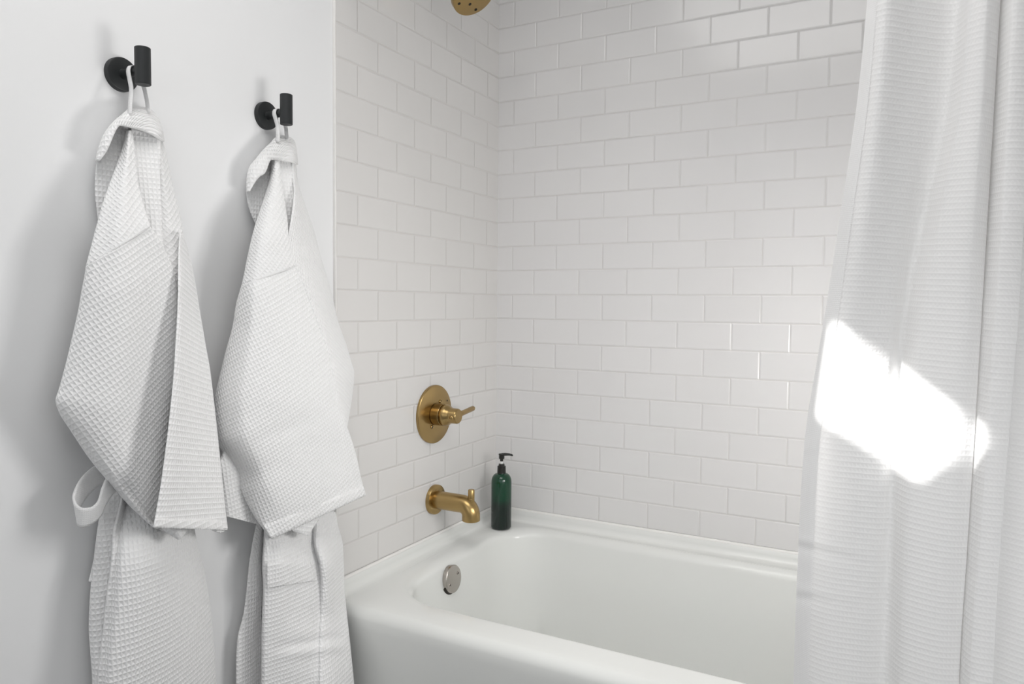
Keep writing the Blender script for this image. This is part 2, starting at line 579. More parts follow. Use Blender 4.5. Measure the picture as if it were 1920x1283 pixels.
# ------------------------------------------------------------------ shower head (bottom edge in view)
HY = -0.365
nrm = Vector((0.64, -0.06, -0.90)).normalized()
fc = Vector(at_y(890, -6, HY))
head = thing('overhead_shower', 'brushed brass shower head tilted over the tub at the top of the tiles', 'shower head', tuple(fc))
bm = bmesh.new()
HR = 0.0625
lathe(bm, fc - nrm * 0.060, nrm, [(0, 0.013), (0.012, 0.0145), (0.022, 0.030), (0.030, HR - 0.012), (0.036, HR - 0.003), (0.041, HR), (0.057, HR), (0.0592, HR - 0.001), (0.060, HR - 0.003)], 72)
hb = from_bm('shower_head', bm, M['brass'], head, angle=35)
a1 = Vector(AR * .87 + AU * .5)
a1 = (a1 - nrm * a1.dot(nrm)).normalized()
a2 = nrm.cross(a1)
if a2.dot(Vector(AR * .5 - AU * .87)) < 0:
    a2 = -a2
for rr_, cnt, off in ((0.047, 4, math.radians(98)), (0.0245, 4, math.radians(138))):
    for i in range(cnt):
        a = 2 * PI * i / cnt + off
        c = fc + a1 * rr_ * math.cos(a) + a2 * rr_ * math.sin(a)
        bm = bmesh.new()
        lathe(bm, c - nrm * 0.001, nrm, [(0, 0.0046), (0.0016, 0.0042)], 14)
        q = from_bm('nozzle', bm, M['brass_dark'], hb)
        q.matrix_parent_inverse = Matrix.Identity(4)
bm = bmesh.new()
st = fc - nrm * 0.058
tube(bm, [st, st - nrm * 0.02, st - nrm * 0.035 + Vector((-.004, 0, .002)), Vector((0.03, HY, st.z + 0.050)), Vector((-0.002, HY, st.z + 0.056))], 0.0095, 24)
from_bm('shower_arm', bm, M['brass'], head)
bm = bmesh.new()
lathe(bm, (-0.001, HY, st.z + 0.056), (1, 0, 0), [(0, 0.030), (0.006, 0.030), (0.009, 0.026), (0.010, 0.011)], 48)
from_bm('wall_flange', bm, M['brass'], head, angle=30)

# ------------------------------------------------------------------ soap bottle
BX, BY = 0.088, -0.108
w = at_y(939.5, 993, BY)
BX = float(w[0])
bot = thing('soap_bottle', 'dark green pump bottle standing on the tub corner by the spout', 'bottle', (BX, BY, DECK))
BR_, BZ = 0.0318, DECK + 0.0008
bm = bmesh.new()
pr = [(0, 0.026), (0.001, 0.0295), (0.004, BR_), (0.008, BR_), (0.145, BR_)]
for i in range(1, 11):
    a = PI / 2 * i / 10
    pr.append((0.145 + 0.0275 * math.sin(a), BR_ - 0.0185 * (1 - math.cos(a))))
pr.append((0.178, 0.0120))
lathe(bm, (BX, BY, BZ), (0, 0, 1), pr, 56)
from_bm('bottle_body', bm, M['bottle'], bot, angle=40)
bm = bmesh.new()
lathe(bm, (BX, BY, BZ + 0.1735), (0, 0, 1), [(0, 0.0135), (0.0215, 0.0130), (0.0222, 0.0122), (0.0224, 0.0095), (0.0285, 0.0090), (0.0290, 0.006)], 40)
from_bm('pump_collar', bm, M['cap'], bot, angle=30)
bm = bmesh.new()
lathe(bm, (BX, BY, BZ + 0.2010), (0, 0, 1), [(0, 0.0042), (0.013, 0.0042)], 20)
from_bm('pump_stem', bm, M['stem'], bot)
bm = bmesh.new()
zt = BZ + 0.2105
lathe(bm, (BX, BY, zt), (0, 0, 1), [(0, 0.0048), (0.008, 0.0052), (0.0085, 0.0088), (0.019, 0.0088), (0.0215, 0.0100), (0.0238, 0.0090), (0.0245, 0.0)], 32, cap=False)
nz = Vector((0.86, 0.5, 0)).normalized()
p0 = Vector((BX, BY, zt + 0.0205))
tube(bm, [p0, p0 + nz * 0.012 + Vector((0, 0, .0012)), p0 + nz * 0.024 + Vector((0, 0, .0008)), p0 + nz * 0.032 + Vector((0, 0, -.0012)), p0 + nz * 0.034 + Vector((0, 0, -.004))], [0.0052, 0.0046, 0.0036, 0.0032, 0.0024], 16)
from_bm('pump_head', bm, M['cap'], bot, angle=40)

# ------------------------------------------------------------------ robe hooks
def make_hook(name, label, y, z, px_len, grp):
    h = thing(name, label, 'hook', (DX, y, z), grp)
    bm = bmesh.new()
    lathe(bm, (DX - 0.0005, y, z), (1, 0, 0), [(0, 0.0283), (0.0090, 0.0283), (0.0104, 0.0276), (0.0110, 0.0262), (0.0112, 0.007)], 64)
    bp = from_bm('back_plate', bm, M['black'], h, angle=30)
    bm = bmesh.new()
    lathe(bm, (DX + 0.009, y, z), (1, 0, 0), [(0, 0.0098), (0.003, 0.0082), (0.008, 0.0074), (0.052, 0.0072)], 32)
    from_bm('stem', bm, M['black'], h, angle=40)
    bm = bmesh.new()
    lathe(bm, (0.0545, y, z - 0.030 + 0.0055), (0, 0, 1), [(0, 0.0118), (0.0008, 0.0126), (0.060, 0.0126), (0.0608, 0.0118)], 40)
    from_bm('peg', bm, M['black'], h, angle=30)
    bm = bmesh.new()
    a = math.radians(210)
    lathe(bm, (DX + 0.005, y + 0.0275 * math.cos(a), z - 0.0275 * math.sin(a) * 0.4), (0, math.cos(a), -0.4 * math.sin(a)), [(0, 0.0018), (0.0014, 0.0018)], 12)
    q = from_bm('set_screw', bm, M['screw_dark'], bp)
    q.matrix_parent_inverse = Matrix.Identity(4)
    return h


H1Y, H1Z = -1.2975, ZL - 0.4985
H2Y, H2Z = -0.9765, ZL - 0.4950
make_hook('robe_hook', 'matte black peg hook, left one, holding the robe with the belt loop', H1Y, H1Z, 0, None)
make_hook('robe_hook', 'matte black peg hook nearer the tiles, holding the pocketed robe', H2Y, H2Z, 0, None)


# ------------------------------------------------------------------ cloth sheets
def catmull(P, n):
    """P: (k, d) control rows -> (n, d) smooth samples through them (centripetal-ish uniform)"""
    P = np.asarray(P, float)
    k = len(P)
    if k == 2:
        t = np.linspace(0, 1, n)[:, None]
        return P[0] * (1 - t) + P[1] * t
    Q = np.concatenate([[2 * P[0] - P[1]], P, [2 * P[-1] - P[-2]]])
    s = np.linspace(0, k - 1, n)
    i = np.minimum(s.astype(int), k - 2)
    t = (s - i)[:, None]
    p0, p1, p2, p3 = Q[i], Q[i + 1], Q[i + 2], Q[i + 3]
    # limited tangents keep contours from overshooting
    m1, m2 = (p2 - p0) * 0.5, (p3 - p1) * 0.5
    lim = np.abs(p2 - p1) * 1.6 + 1e-4
    m1, m2 = np.clip(m1, -lim, lim), np.clip(m2, -lim, lim)
    t2, t3 = t * t, t * t * t
    return (2 * t3 - 3 * t2 + 1) * p1 + (t3 - 2 * t2 + t) * m1 + (-2 * t3 + 3 * t2) * p2 + (t3 - t2) * m2


def grid_mesh(name, V, mat, parent, rot=0.0, thick=0.0022, uref=0.5, skew=0.0, offs=-1.0):
    """V: (nv, nu, 3) world points -> smooth two-sided cloth with arc-length UVs"""
    nv, nu = V.shape[:2]
    verts = V.reshape(-1, 3)
    me = bpy.data.meshes.new(name)
    idx = np.arange(nv * nu).reshape(nv, nu)
    faces = np.stack([idx[:-1, :-1], idx[1:, :-1], idx[1:, 1:], idx[:-1, 1:]], -1).reshape(-1, 4)
    me.from_pydata(verts.tolist(), [], faces.tolist())
    # uv in metres
    d = np.linalg.norm(np.diff(V[:, :, :2], axis=1), axis=2)
    u = np.concatenate([np.zeros((nv, 1)), np.cumsum(d, 1)], 1)
    ir = int(uref * (nu - 1))
    along = V[:, ir, 1] + V[:, ir, 0] * 0.5
    u = u - u[:, ir:ir + 1] + along[:, None]
    v = V[:, :, 2] + skew * u
    c, s = math.cos(rot), math.sin(rot)
    uu, vv = (c * u + s * v).ravel(), (-s * u + c * v).ravel()
    uvl = me.uv_layers.new(name='UVMap')
    li = np.zeros(len(me.loops), dtype=np.int32)
    me.loops.foreach_get('vertex_index', li)
    uvl.data.foreach_set('uv', np.stack([uu[li], vv[li]], 1).astype(np.float32).ravel())
    o = link(name, me, mat, parent)
    if thick:
        sm = o.modifiers.new('thickness', 'SOLIDIFY')
        sm.thickness, sm.offset = thick, 0.0
    return o


def sheet(name, rows, mat, parent, nv=90, nu=48, rot=0.0, thick=0.0022, disp=None, skew=0.0, uref=0.5):
    """rows of (px, py, x) survey points, all rows the same length"""
    A = np.array(rows, float)                       # k, m, 3
    B = np.stack([catmull(A[i], nu) for i in range(len(A))])       # k, nu, 3
    C = np.stack([catmull(B[:, j], nv) for j in range(nu)], 1)     # nv, nu, 3
    if disp is not None:
        T, S = np.meshgrid(np.linspace(0, 1, nv), np.linspace(0, 1, nu), indexing='ij')
        C[..., 2] += disp(S, T, C)
    return grid_mesh(name, at_x(C[..., 0], C[..., 1], C[..., 2]), mat, parent, rot, thick, uref, skew)


def row(l, r, xl, xm, xr, bl=0.03, br=0.03, inl=5, inr=5, ml=None, mr=None):
    """one cloth cross-section: folded back at both sides, bulging between"""
    (lx, ly), (rx, ry) = l, r
    w, h = rx - lx, ry - ly
    inl, inr = min(inl, abs(w) * 0.3), min(inr, abs(w) * 0.3)
    ml = ml if ml is not None else (xl * 0.45 + xm * 0.55)
    mr = mr if mr is not None else (xr * 0.45 + xm * 0.55)
    f = lambda t: (lx + w * t, ly + h * t)
    return [(lx + inl, ly, xl - bl), (lx, ly, xl), (*f(.22), ml), (*f(.5), xm), (*f(.78), mr), (rx, ry, xr), (rx - inr, ry, xr - br)]


def wob(ax, ay, fx, fy, ph=0.0):
    return lambda S, T, C: ax * np.sin(fx * S * 6.28 + fy * T * 6.28 + ph) + ay * np.sin((fx * 2.1 * S - fy * 1.3 * T) * 6.28 + 1 + ph)


# ================================================================== left robe
rb = thing('bathrobe', 'white waffle bathrobe on the left hook, belt loop sticking out at its side', 'bathrobe', (0.05, H1Y, H1Z - 0.05))
W_ = M['robe']
# skirt
tab = [(880, 208, 234, 252, 340), (940, 193, 227, 243, 355), (1000, 183, 213, 234, 364), (1060, 176, 209, 228, 379), (1120, 170, 201, 223, 390),
       (1180, 168, 195, 216, 397), (1230, 171, 189, 210, 401), (1283, 174, 183.5, 206, 404), (1380, 172, 180, 200, 410), (1470, 172, 180, 200, 416)]
rows = []
for y, l, e, g, r in tab:
    m = (g + r) / 2
    k = float(np.interp(y, [880, 940, 985, 1030, 1090], [.45, .52, .72, .92, 1.0]))
    rows.append([(l + 6, y, .005), (l, y, .040), (l + (e - l) * .5, y, .052), (e - 1.5, y, .056), (e + 1, y, .078 * (k + 1) / 2), ((e + g) / 2, y, .084 * k), (g, y, .094 * k),
                 (g + (r - g) * .25, y, .106 * k), (m, y, .106 * k), (g + (r - g) * .75, y, .092 * k), (r, y, .052), (r - 8, y, .008)])
sheet('skirt', rows, W_, rb, nv=110, nu=120, disp=lambda S, T, C: 0.004 * np.sin(9 * S + 3 * T) * np.clip(S * 4 - 1, 0, 1) * (1 - S) * 2)
# back of the neck, seen inside the collar
sheet('neck_lining', [[(l + 5, y, .000), (l, y, .016), ((l + r) / 2, y, .020), (r, y, .022)] for y, l, r in
                      [(222, 226, 270), (240, 212, 272), (262, 198, 272), (290, 187, 270), (320, 181, 265), (360, 180, 255), (400, 184, 245), (440, 190, 235), (470, 195, 230)]],
      W_, rb, nv=50, nu=30)
# right shoulder behind the lapel
sheet('right_shoulder', [row((l, y), (r, y), .024 + q, .030 + q, .016 + q, bl=.015, br=.016 + q * .5, inr=3) for y, l, r in
                         [(258, 290, 301), (272, 291, 306), (290, 292, 311.5), (330, 293, 319), (370, 294, 328), (400, 296, 336), (430, 298, 341.5), (455, 302, 343), (500, 310, 348), (570, 318, 350), (640, 322, 350)] for q in [float(np.interp(y, [260, 430, 470, 520, 640], [0, .030, .046, .060, .060]))]],
      W_, rb, nv=70, nu=30, rot=0.75)
# lapel band
sheet('lapel', [[(l, y, .026 + q), (l + (r - l) * .3, y, .030 + q), (l + (r - l) * .7, y, .036 + q), (r - 1, y, .038 + q), (r, y, .034 + q), (r - 5, y, .022 + q)] for y, l, r, q in [(y, l, r, .042 * min(1, max(0, (y - 250) / 200))) for y, l, r in
                [(232, 246, 290), (250, 246, 298), (270, 246, 300), (300, 248, 300), (350, 252, 300), (400, 258, 302), (440, 268, 303.5), (470, 283, 307), (500, 300, 318), (540, 305, 326)]]],
      W_, rb, nv=70, nu=34, rot=0.02)
# left shoulder, above its seam
LS = [((238, 246), (246, 244), .042), ((231, 275), (250, 270), .052), ((221, 305), (253.5, 305), .064), ((206, 347), (258, 345), .080), ((193, 385), (267, 380), .094),
      ((181, 430), (273, 402), .104), ((172, 465), (277, 415), .110), ((163, 499), (280, 425), .114)]
sheet('left_shoulder', [row(l, r, max(.024, x - .030), x, x - .006, bl=min(.035, x * .4), br=.018, inr=3) for l, r, x in LS], W_, rb, nv=80, nu=50, rot=0.85)
# left sleeve, below the seam, swinging across the front
SL = [((163, 499), (280, 425), .114, .108), ((160, 520), (297, 450), .1165, .108), ((155, 545), (312, 480), .119, .106), ((149, 580), (323.5, 507), .121, .104), ((139, 625), (332, 560), .121, .100), ((126, 680), (338, 640), .120, .092),
      ((113, 728), (338, 720), .119, .086), ((106.5, 752), (335, 780), .119, .082), ((114, 776), (330, 830), .118, .080), ((136, 810), (325, 880), .117, .080), ((168, 858), (318, 925), .114, .082), ((205, 903), (312, 960), .108, .084), ((245, 949), (307, 985), .10, .086), ((288, 989), (305, 996), .092, .088)]
sheet('left_sleeve', [row(l, r, .084 - .004 * min(1, i / 3), x, xr, bl=.05, br=.03, ml=.1005 + .0075 * min(1, i / 3), mr=(x * .55 + xr * .45)) for i, (l, r, x, xr) in enumerate(SL)], W_, rb, nv=150, nu=90, rot=0.56,
      disp=lambda S, T, C: 0.002 * np.sin(7 * S - 5 * T))
# seam rib between shoulder and sleeve
seam = [(163, 499, .084), (188.7, 482.7, .1005), (221.5, 462, .114), (254.3, 441.3, .1113), (280, 425, .108)]
SP = catmull(np.array(seam), 30)


def rib(name, C, half, lift, mat, parent):
    V = np.stack([at_x(C[:, 0], C[:, 1] + o * half, C[:, 2] + h) for o, h in ((-1, -.001), (-.5, lift), (.5, lift), (1, -.001))], 1)
    return grid_mesh(name, V, mat, parent, thick=0.001)


rib('shoulder_seam', SP, 3.6, 0.0007, M['robe_plain'], rb)
# right sleeve: flat panel hanging over the front, hemmed at the foot
RS = [((338, 438), (342, 438), .082, .070), ((335.5, 475), (354, 478), .100, .062), ((335, 530), (365, 530), .118, .060), ((334, 580), (373, 580), .128, .060), ((330, 650), (385, 650), .142, .068), ((327, 700), (393.5, 700), .150, .074),
      ((317, 800), (405, 800), .163, .084), ((304, 900), (415.5, 900), .172, .096), ((294, 960), (422, 962), .176, .100), ((289, 987), (425.5, 992), .178, .102)]


def rs_row(l, r, xl, xr):
    (lx, ly), (rx, ry) = l, r
    f = lambda t: (lx + (rx - lx) * t, ly + (ry - ly) * t)
    iw = min(6, (rx - lx) * .3)
    return [(lx + iw, ly, xl - .055), (lx + .5, ly, xl - .004), (lx, ly, xl), (*f(.12), xl * .97 + xr * .03), (*f(.5), xl * .60 + xr * .40), (*f(.85), xl * .20 + xr * .80), (rx, ry, xr), (rx - iw * .6, ry, xr - .03)]


sheet('right_sleeve', [rs_row(*a) for a in RS], W_, rb, nv=120, nu=60, rot=-0.24)
hem = [rs_row((292, 973), (423.5, 977), .1785, .1025), rs_row((289.2, 986), (425.2, 991), .1800, .1040), rs_row((288.8, 989), (425.8, 994), .1785, .1025)]
sheet('sleeve_hem', [r_[1:7] for r_ in hem], W_, rb, nv=8, nu=60, rot=-0.06)
sheet('sleeve_inside', [[(298, 984, .112), (325, 985, .128), (356, 985, .118)], [(311, 997, .114), (335, 1002, .128), (350, 995, .120)], [(331, 1009.5, .122), (335.5, 1011.5, .126), (339, 1008.5, .123)]],
      W_, rb, nv=14, nu=24, rot=0.5)
sheet('sleeve_inside', [[(385, 986, .104), (405, 987, .106), (423, 987, .096)], [(397, 994, .104), (410, 996, .105), (421, 995, .098)], [(409, 998, .102), (412, 999, .102), (416, 998, .100)]],
      W_, rb, nv=10, nu=20, rot=0.2)
# collar, folded over at the top
CO = [((307, 266), (303, 264), 0), ((304, 246), (290, 255), 1), ((298, 226), (276, 247.5), 1), ((287, 210), (263, 242.5), 1), ((268, 202), (250, 239), 1), ((245, 204), (237, 236), 1), ((228, 217), (225, 234), 1),
      ((211, 232), (219, 238.5), 1), ((197, 251), (211, 254), 1), ((188.5, 270), (204, 271), 1), ((184, 286), (197, 285), .8), ((180.5, 302), (186, 300), .4)]
rows = []
for (ox, oy), (ix, iy), g in CO:
    mx, my = (ox + ix) / 2, (oy + iy) / 2
    rows.append([(ox * .8 + ix * .2, oy * .8 + iy * .2, .008), (ox, oy, .024), (ox * .75 + ix * .25, oy * .75 + iy * .25, .032 + .008 * g), (mx, my, .036 + .011 * g), (ix, iy, .039 + .012 * g), (ix * .92 + ox * .08, iy * .92 + oy * .08, .032 + .006 * g)])
sheet('collar', rows, W_, rb, nv=90, nu=40, rot=0.05, thick=0.003)
# hanging loop over the hook
def strap(name, pts, wid, parent, mat, n=24, wdir=(0, 1, 0)):
    P = catmull(np.array(pts, float), n)
    wd = np.array(wdir, float) / np.linalg.norm(wdir)
    return grid_mesh(name, np.stack([P - wd * wid / 2, P, P + wd * wid / 2], 1), mat, parent, thick=0.0014)


def hang_loop(parent, front, back, hy, hz, sx=.028):
    """strap rising on the room side of the stem, over it, and down behind the peg"""
    top = [(sx, hy - .0095, hz - .001), (sx, hy - .006, hz + .0082), (sx, hy, hz + .0098), (sx, hy + .006, hz + .0082), (sx, hy + .0095, hz - .001)]
    f = [tuple(at_x(a, b, c)) for a, b, c in front]
    b = [tuple(at_x(a, b_, c)) for a, b_, c in back]
    return strap('hanging_loop', f + top + b, 0.0100, parent, M['robe_plain'], 60, (1, 0, 0))


hang_loop(rb, [(243, 215, .046), (244, 195, .043), (246, 165, .036)], [(272, 170, .028), (276, 190, .032), (278, 212, .040)], H1Y, H1Z, .030)
# belt: the loop at the side and the tail that shows below it
top = [(212, 872, .030), (192, 868, .034), (170, 880, .040), (150, 901, .048), (138, 928, .058), (141, 944, .068), (154, 953, .078), (170, 952, .084), (184, 940, .086), (192, 915, .084), (201, 896, .080), (212, 885, .076)]
bot_ = [(216, 905, .030), (197, 905, .034), (177, 917, .040), (158, 938, .048), (145.5, 965, .056), (146.5, 984, .066), (156, 989, .076), (172, 983, .082), (187, 970, .084), (197, 948, .082), (208, 930, .078), (218, 920, .074)]
Pt, Pb = catmull(np.array(top, float), 70), catmull(np.array(bot_, float), 70)
V = np.stack([at_x(*(Pt * (1 - t) + Pb * t).T) for t in np.linspace(0, 1, 8)], 1)
grid_mesh('belt_loop', V, M['robe_plain'], rb, thick=0.0035)
sheet('belt_tail', [[(177, 1045, .030), (183, 1045, .034)], [(171, 1070, .032), (178, 1072, .036)], [(166.5, 1091, .034), (170, 1092, .038)]], M['robe_plain'], rb, nv=12, nu=6)

# ================================================================== right robe
rb2 = thing('bathrobe', 'white waffle bathrobe nearer the tiled wall, patch pocket below its sleeve', 'bathrobe', (0.05, H2Y, H2Z - 0.05))
tab = [(960, 486, 498, 588, 598, 628), (985, 481, 497, 589, 599, 633), (1020, 474, 495.6, 590, 602, 642), (1060, 468, 493.5, 600, 612, 644), (1100, 464, 495, 603, 615, 645), (1150, 458, 493.5, 602, 617, 649.5),
       (1195, 447, 492, 600, 618, 654.5), (1240, 444, 491.5, 600, 620, 659), (1283, 444, 491, 600, 621, 663), (1370, 444, 490, 600, 622, 668), (1460, 444, 489, 600, 622, 674)]
rows = []
for y, l, e, p, q, r in tab:
    k = max(0.0, 1 - abs(y - 1040) / 110)
    rx = float(np.interp(y, [985, 1020, 1060, 1100, 1150, 1195, 1240, 1283, 1370, 1460], [.050, .054, .060, .070, .087, .101, .114, .126, .142, .157]))
    qx = max(.098, rx + .013)
    f = float(np.interp(y, [960, 1000, 1040], [.62, .80, 1.0]))
    rows.append([(l + 6, y, .000), (l, y, .026), (l + (e - l) * .5, y, .030), (e - 2, y, .024), (e + 1, y, .074 * f), (e + 6, y, .080 * f), (e + (p - e) * .35, y, .092 * f), (e + (p - e) * .75, y, .5 * (.090 + qx - .007) * f),
                 (p - 3, y, (qx - .010 - .007 * k) * f), (p + 3, y, (qx - .003 + .005 * k) * f), (q, y, (qx + .004 * k) * f), (q + (r - q) * .5, y, qx * .6 * f + rx * .4), (r, y, rx), (r - 16, y, rx - .018)])


def sk2(S, T, C):
    px, py = C[..., 0], C[..., 1]
    line = 1226 - (px - 493) * 0.155
    d = (py - line) / 9.0
    cr_ = 0.0026 * (np.exp(-(d - 1) ** 2) - np.exp(-(d + 1) ** 2)) * np.clip((px - 500) / 60, 0, 1) * np.clip((650 - px) / 20, 0, 1)
    return cr_ + 0.002 * np.sin(px * .06 + py * .02) * np.clip((px - 500) / 30, 0, 1)


sheet('skirt', rows, W_, rb2, nv=120, nu=140, disp=sk2)
SKY = [t_[0] for t_ in tab]
SKB = [catmull(np.array(r_, float), 400) for r_ in rows]


def skx(px, py):
    """depth of the skirt front at a survey point"""
    xs = [float(np.interp(px, b[160:, 0], b[160:, 2])) for b in SKB]
    return float(np.interp(py, SKY, xs))


PK = []
for t_ in np.linspace(0, 1, 9):
    yl, yr, xr_ = 1056 + 47 * t_, 1050 + 39 * t_, 580 + 11 * t_
    lift = .0034 if t_ < .95 else .0030
    PK.append([(px_, yl + (yr - yl) * (px_ - 500) / (xr_ - 500), skx(px_, yl + (yr - yl) * (px_ - 500) / (xr_ - 500)) + lift) for px_ in np.linspace(501, xr_, 9)])
sheet('pocket', PK, W_, rb2, nv=34, nu=60, disp=sk2)
sheet('neck_lining', [[(l + 4, y, .000), (l, y, .015), ((l + r) / 2, y, .019), (r, y, .022)] for y, l, r in
                      [(290, 488, 520), (315, 470, 516), (345, 463.5, 512), (362, 463.5, 508), (380, 465.5, 504), (402, 472, 500), (420, 480, 498), (440, 486, 498)]], W_, rb2, nv=40, nu=24)
sheet('lapel', [[(l, y, .026 + q), (l + (r - l) * .4, y, .031 + q), (r - 2, y, .033 + q), (r + 4, y, .024 + q)] for y, l, r, q in [(y, l, r, .042 * min(1, max(0, (y - 290) / 150))) for y, l, r in
                [(292, 512, 548), (320, 516, 551), (350, 520, 553), (385, 526, 552), (420, 532, 549), (450, 534, 546), (475, 536, 544)]]], W_, rb2, nv=50, nu=24, rot=0.02)
LS = [((510, 296), (522, 296), .042), ((508.5, 322), (526, 325), .052), ((503, 348), (530, 352), .066), ((494, 378), (534, 385), .084), ((484, 408), (538, 415), .096), ((476, 435), (539.5, 440), .107), ((470, 460), (541, 452), .111),
      ((464, 488), (546, 470), .114), ((460, 510), (550, 484), .117), ((455, 533), (555, 498), .119)]
sheet('left_shoulder', [row(l, r, max(.024, x - .034), x, x - .002, bl=min(.035, x * .4), br=.012, inr=2, ml=x - .008, mr=x + .001) for l, r, x in LS], W_, rb2, nv=80, nu=50, rot=0.85)
SL = [((455, 533), (555, 498), .119), ((450, 550), (567, 527), .122), ((444, 572), (580, 560), .123), ((437, 615), (596, 604), .124), ((425, 658), (612, 650), .125), ((410.5, 717), (624, 705), .126), ((403, 748), (634, 755), .127), ((403, 778), (645, 790), .127),
      ((407, 822), (652, 808), .127), ((422, 852), (660, 832), .126), ((441, 888), (668, 860), .125), ((456, 926), (674, 890), .124), ((479, 969), (679, 910), .122), ((508, 1009), (684.5, 927), .120)]
sheet('left_sleeve', [row(l, r, .085 - .045 * min(1, i / 6) + .019 * max(0, i - 10), x, x - .002 - .002 * min(1, i / 3), bl=.03, br=.02, ml=x - .008 - .012 * min(1, i / 6) + .004 * max(0, i - 10), mr=x + .001 + .002 * min(1, i / 3)) for i, (l, r, x) in enumerate(SL)], W_, rb2, nv=150, nu=90, rot=0.43,
      disp=lambda S, T, C: 0.0022 * np.sin(6 * S - 9 * T + 1) - 0.002 * np.exp(-((C[..., 1] - (840 - (C[..., 0] - 440) * .35)) / 16) ** 2) * np.exp(-((C[..., 0] - 520) / 70) ** 2))
hemr = [row((494, 985), (681.5, 912), .092, .1235, .1195, bl=.03, br=.02, ml=.1135, mr=.1265), row((507, 1007), (684.8, 926), .101, .123, .1195, bl=.03, br=.02, ml=.1155, mr=.1265), row((508.5, 1011), (685, 929), .098, .120, .1165, bl=.03, br=.02, ml=.1125, mr=.1235)]
sheet('sleeve_hem', [r_[1:6] for r_ in hemr], W_, rb2, nv=8, nu=60, rot=0.43)
seam = [(455, 533, .085), (477, 525.3, .111), (505, 515.5, .119), (533, 505.7, .120), (555, 498, .117)]
rib('shoulder_seam', catmull(np.array(seam), 30), 3.2, 0.0006, M['robe_plain'], rb2)
# right sleeve, turned towards the tiles
RS = [((546, 300), (555, 308), .040, .030), ((549, 322), (554, 320), .044, .032), ((551, 345), (558.5, 345), .054, .034), ((552, 362), (563.5, 362), .064, .036), ((548, 400), (577, 400), .082, .040), ((542, 437), (589, 437), .096, .044), ((539.5, 455), (594, 458), .104, .046), ((545, 475), (599.5, 478), .112, .052),
      ((553, 500), (606, 501), .117, .052), ((566, 527), (613.5, 524), .119, .054), ((579, 560), (622, 556), .120, .055), ((595, 604), (633, 603), .121, .057), ((611, 650), (649, 648), .122, .060), ((619, 683), (659, 683), .123, .064), ((625, 712), (663.5, 702), .124, .070), ((633, 755), (659, 748), .125, .080), ((641, 780), (654, 780), .125, .095), ((647, 800), (650.5, 801), .124, .110)]


def rs2(l, r, xl, xr):
    (lx, ly), (rx, ry) = l, r
    f = lambda t: (lx + (rx - lx) * t, ly + (ry - ly) * t)
    return [(lx - 1, ly, xl - .012), (lx, ly, xl), (*f(.3), xl * .86 + xr * .14), (*f(.65), xl * .5 + xr * .5), (rx, ry, xr), (rx - min(5, (rx - lx) * .3), ry, xr - .035)]


sheet('right_sleeve', [rs2(*a) for a in RS], W_, rb2, nv=140, nu=50, rot=-0.45)
sheet('under_sleeve', [[(l[0] + 5, l[1], .020), (*l, .045), ((l[0] + r[0]) / 2, (l[1] + r[1]) / 2, .056), (*r, .060)] for l, r in
                       [((428, 836), (480, 850)), ((420, 847), (484, 870)), ((411.5, 874), (490, 900)), ((416, 896), (494, 925)), ((420, 935), (498, 965)), ((424, 965), (500, 986)), ((424.5, 968), (500, 988))]], W_, rb2, nv=50, nu=30, rot=0.15)
sheet('sleeve_inside', [[(538, 985, .106), (568, 982, .112), (602, 966, .110)], [(548, 995, .106), (570, 998, .112), (592, 982, .110)], [(568, 1001.5, .108), (577, 1003.5, .111), (582, 997, .110)]], W_, rb2, nv=12, nu=24, rot=-.36)
CO = [((557.5, 309), (554, 308), 0), ((556, 290), (545, 303.5), 1), ((552.5, 268), (535, 301.5), 1), ((545, 259), (526, 300), 1), ((531, 255.5), (518, 299), 1), ((518, 258), (512, 298.5), 1), ((508, 268.5), (507, 299), 1), ((496, 280), (503, 306), 1),
      ((482, 296.5), (499, 317), 1), ((469, 313), (494, 325), 1), ((464.5, 328), (484, 332), .8), ((463, 345), (474, 346), .5), ((463, 360), (467, 359), .2)]
rows = []
for (ox, oy), (ix, iy), g in CO:
    mx, my = (ox + ix) / 2, (oy + iy) / 2
    rows.append([(ox * .8 + ix * .2, oy * .8 + iy * .2, .006), (ox, oy, .022), (ox * .75 + ix * .25, oy * .75 + iy * .25, .030 + .008 * g), (mx, my, .034 + .011 * g), (ix, iy, .037 + .012 * g), (ix * .92 + ox * .08, iy * .92 + oy * .08, .030 + .006 * g)])
sheet('collar', rows, W_, rb2, nv=90, nu=40, rot=0.05, thick=0.003)
hang_loop(rb2, [(521, 266, .044), (521, 250, .042), (520, 235, .036)], [(536, 238, .026), (537, 248, .030), (538.5, 262, .038)], H2Y, H2Z, .030)

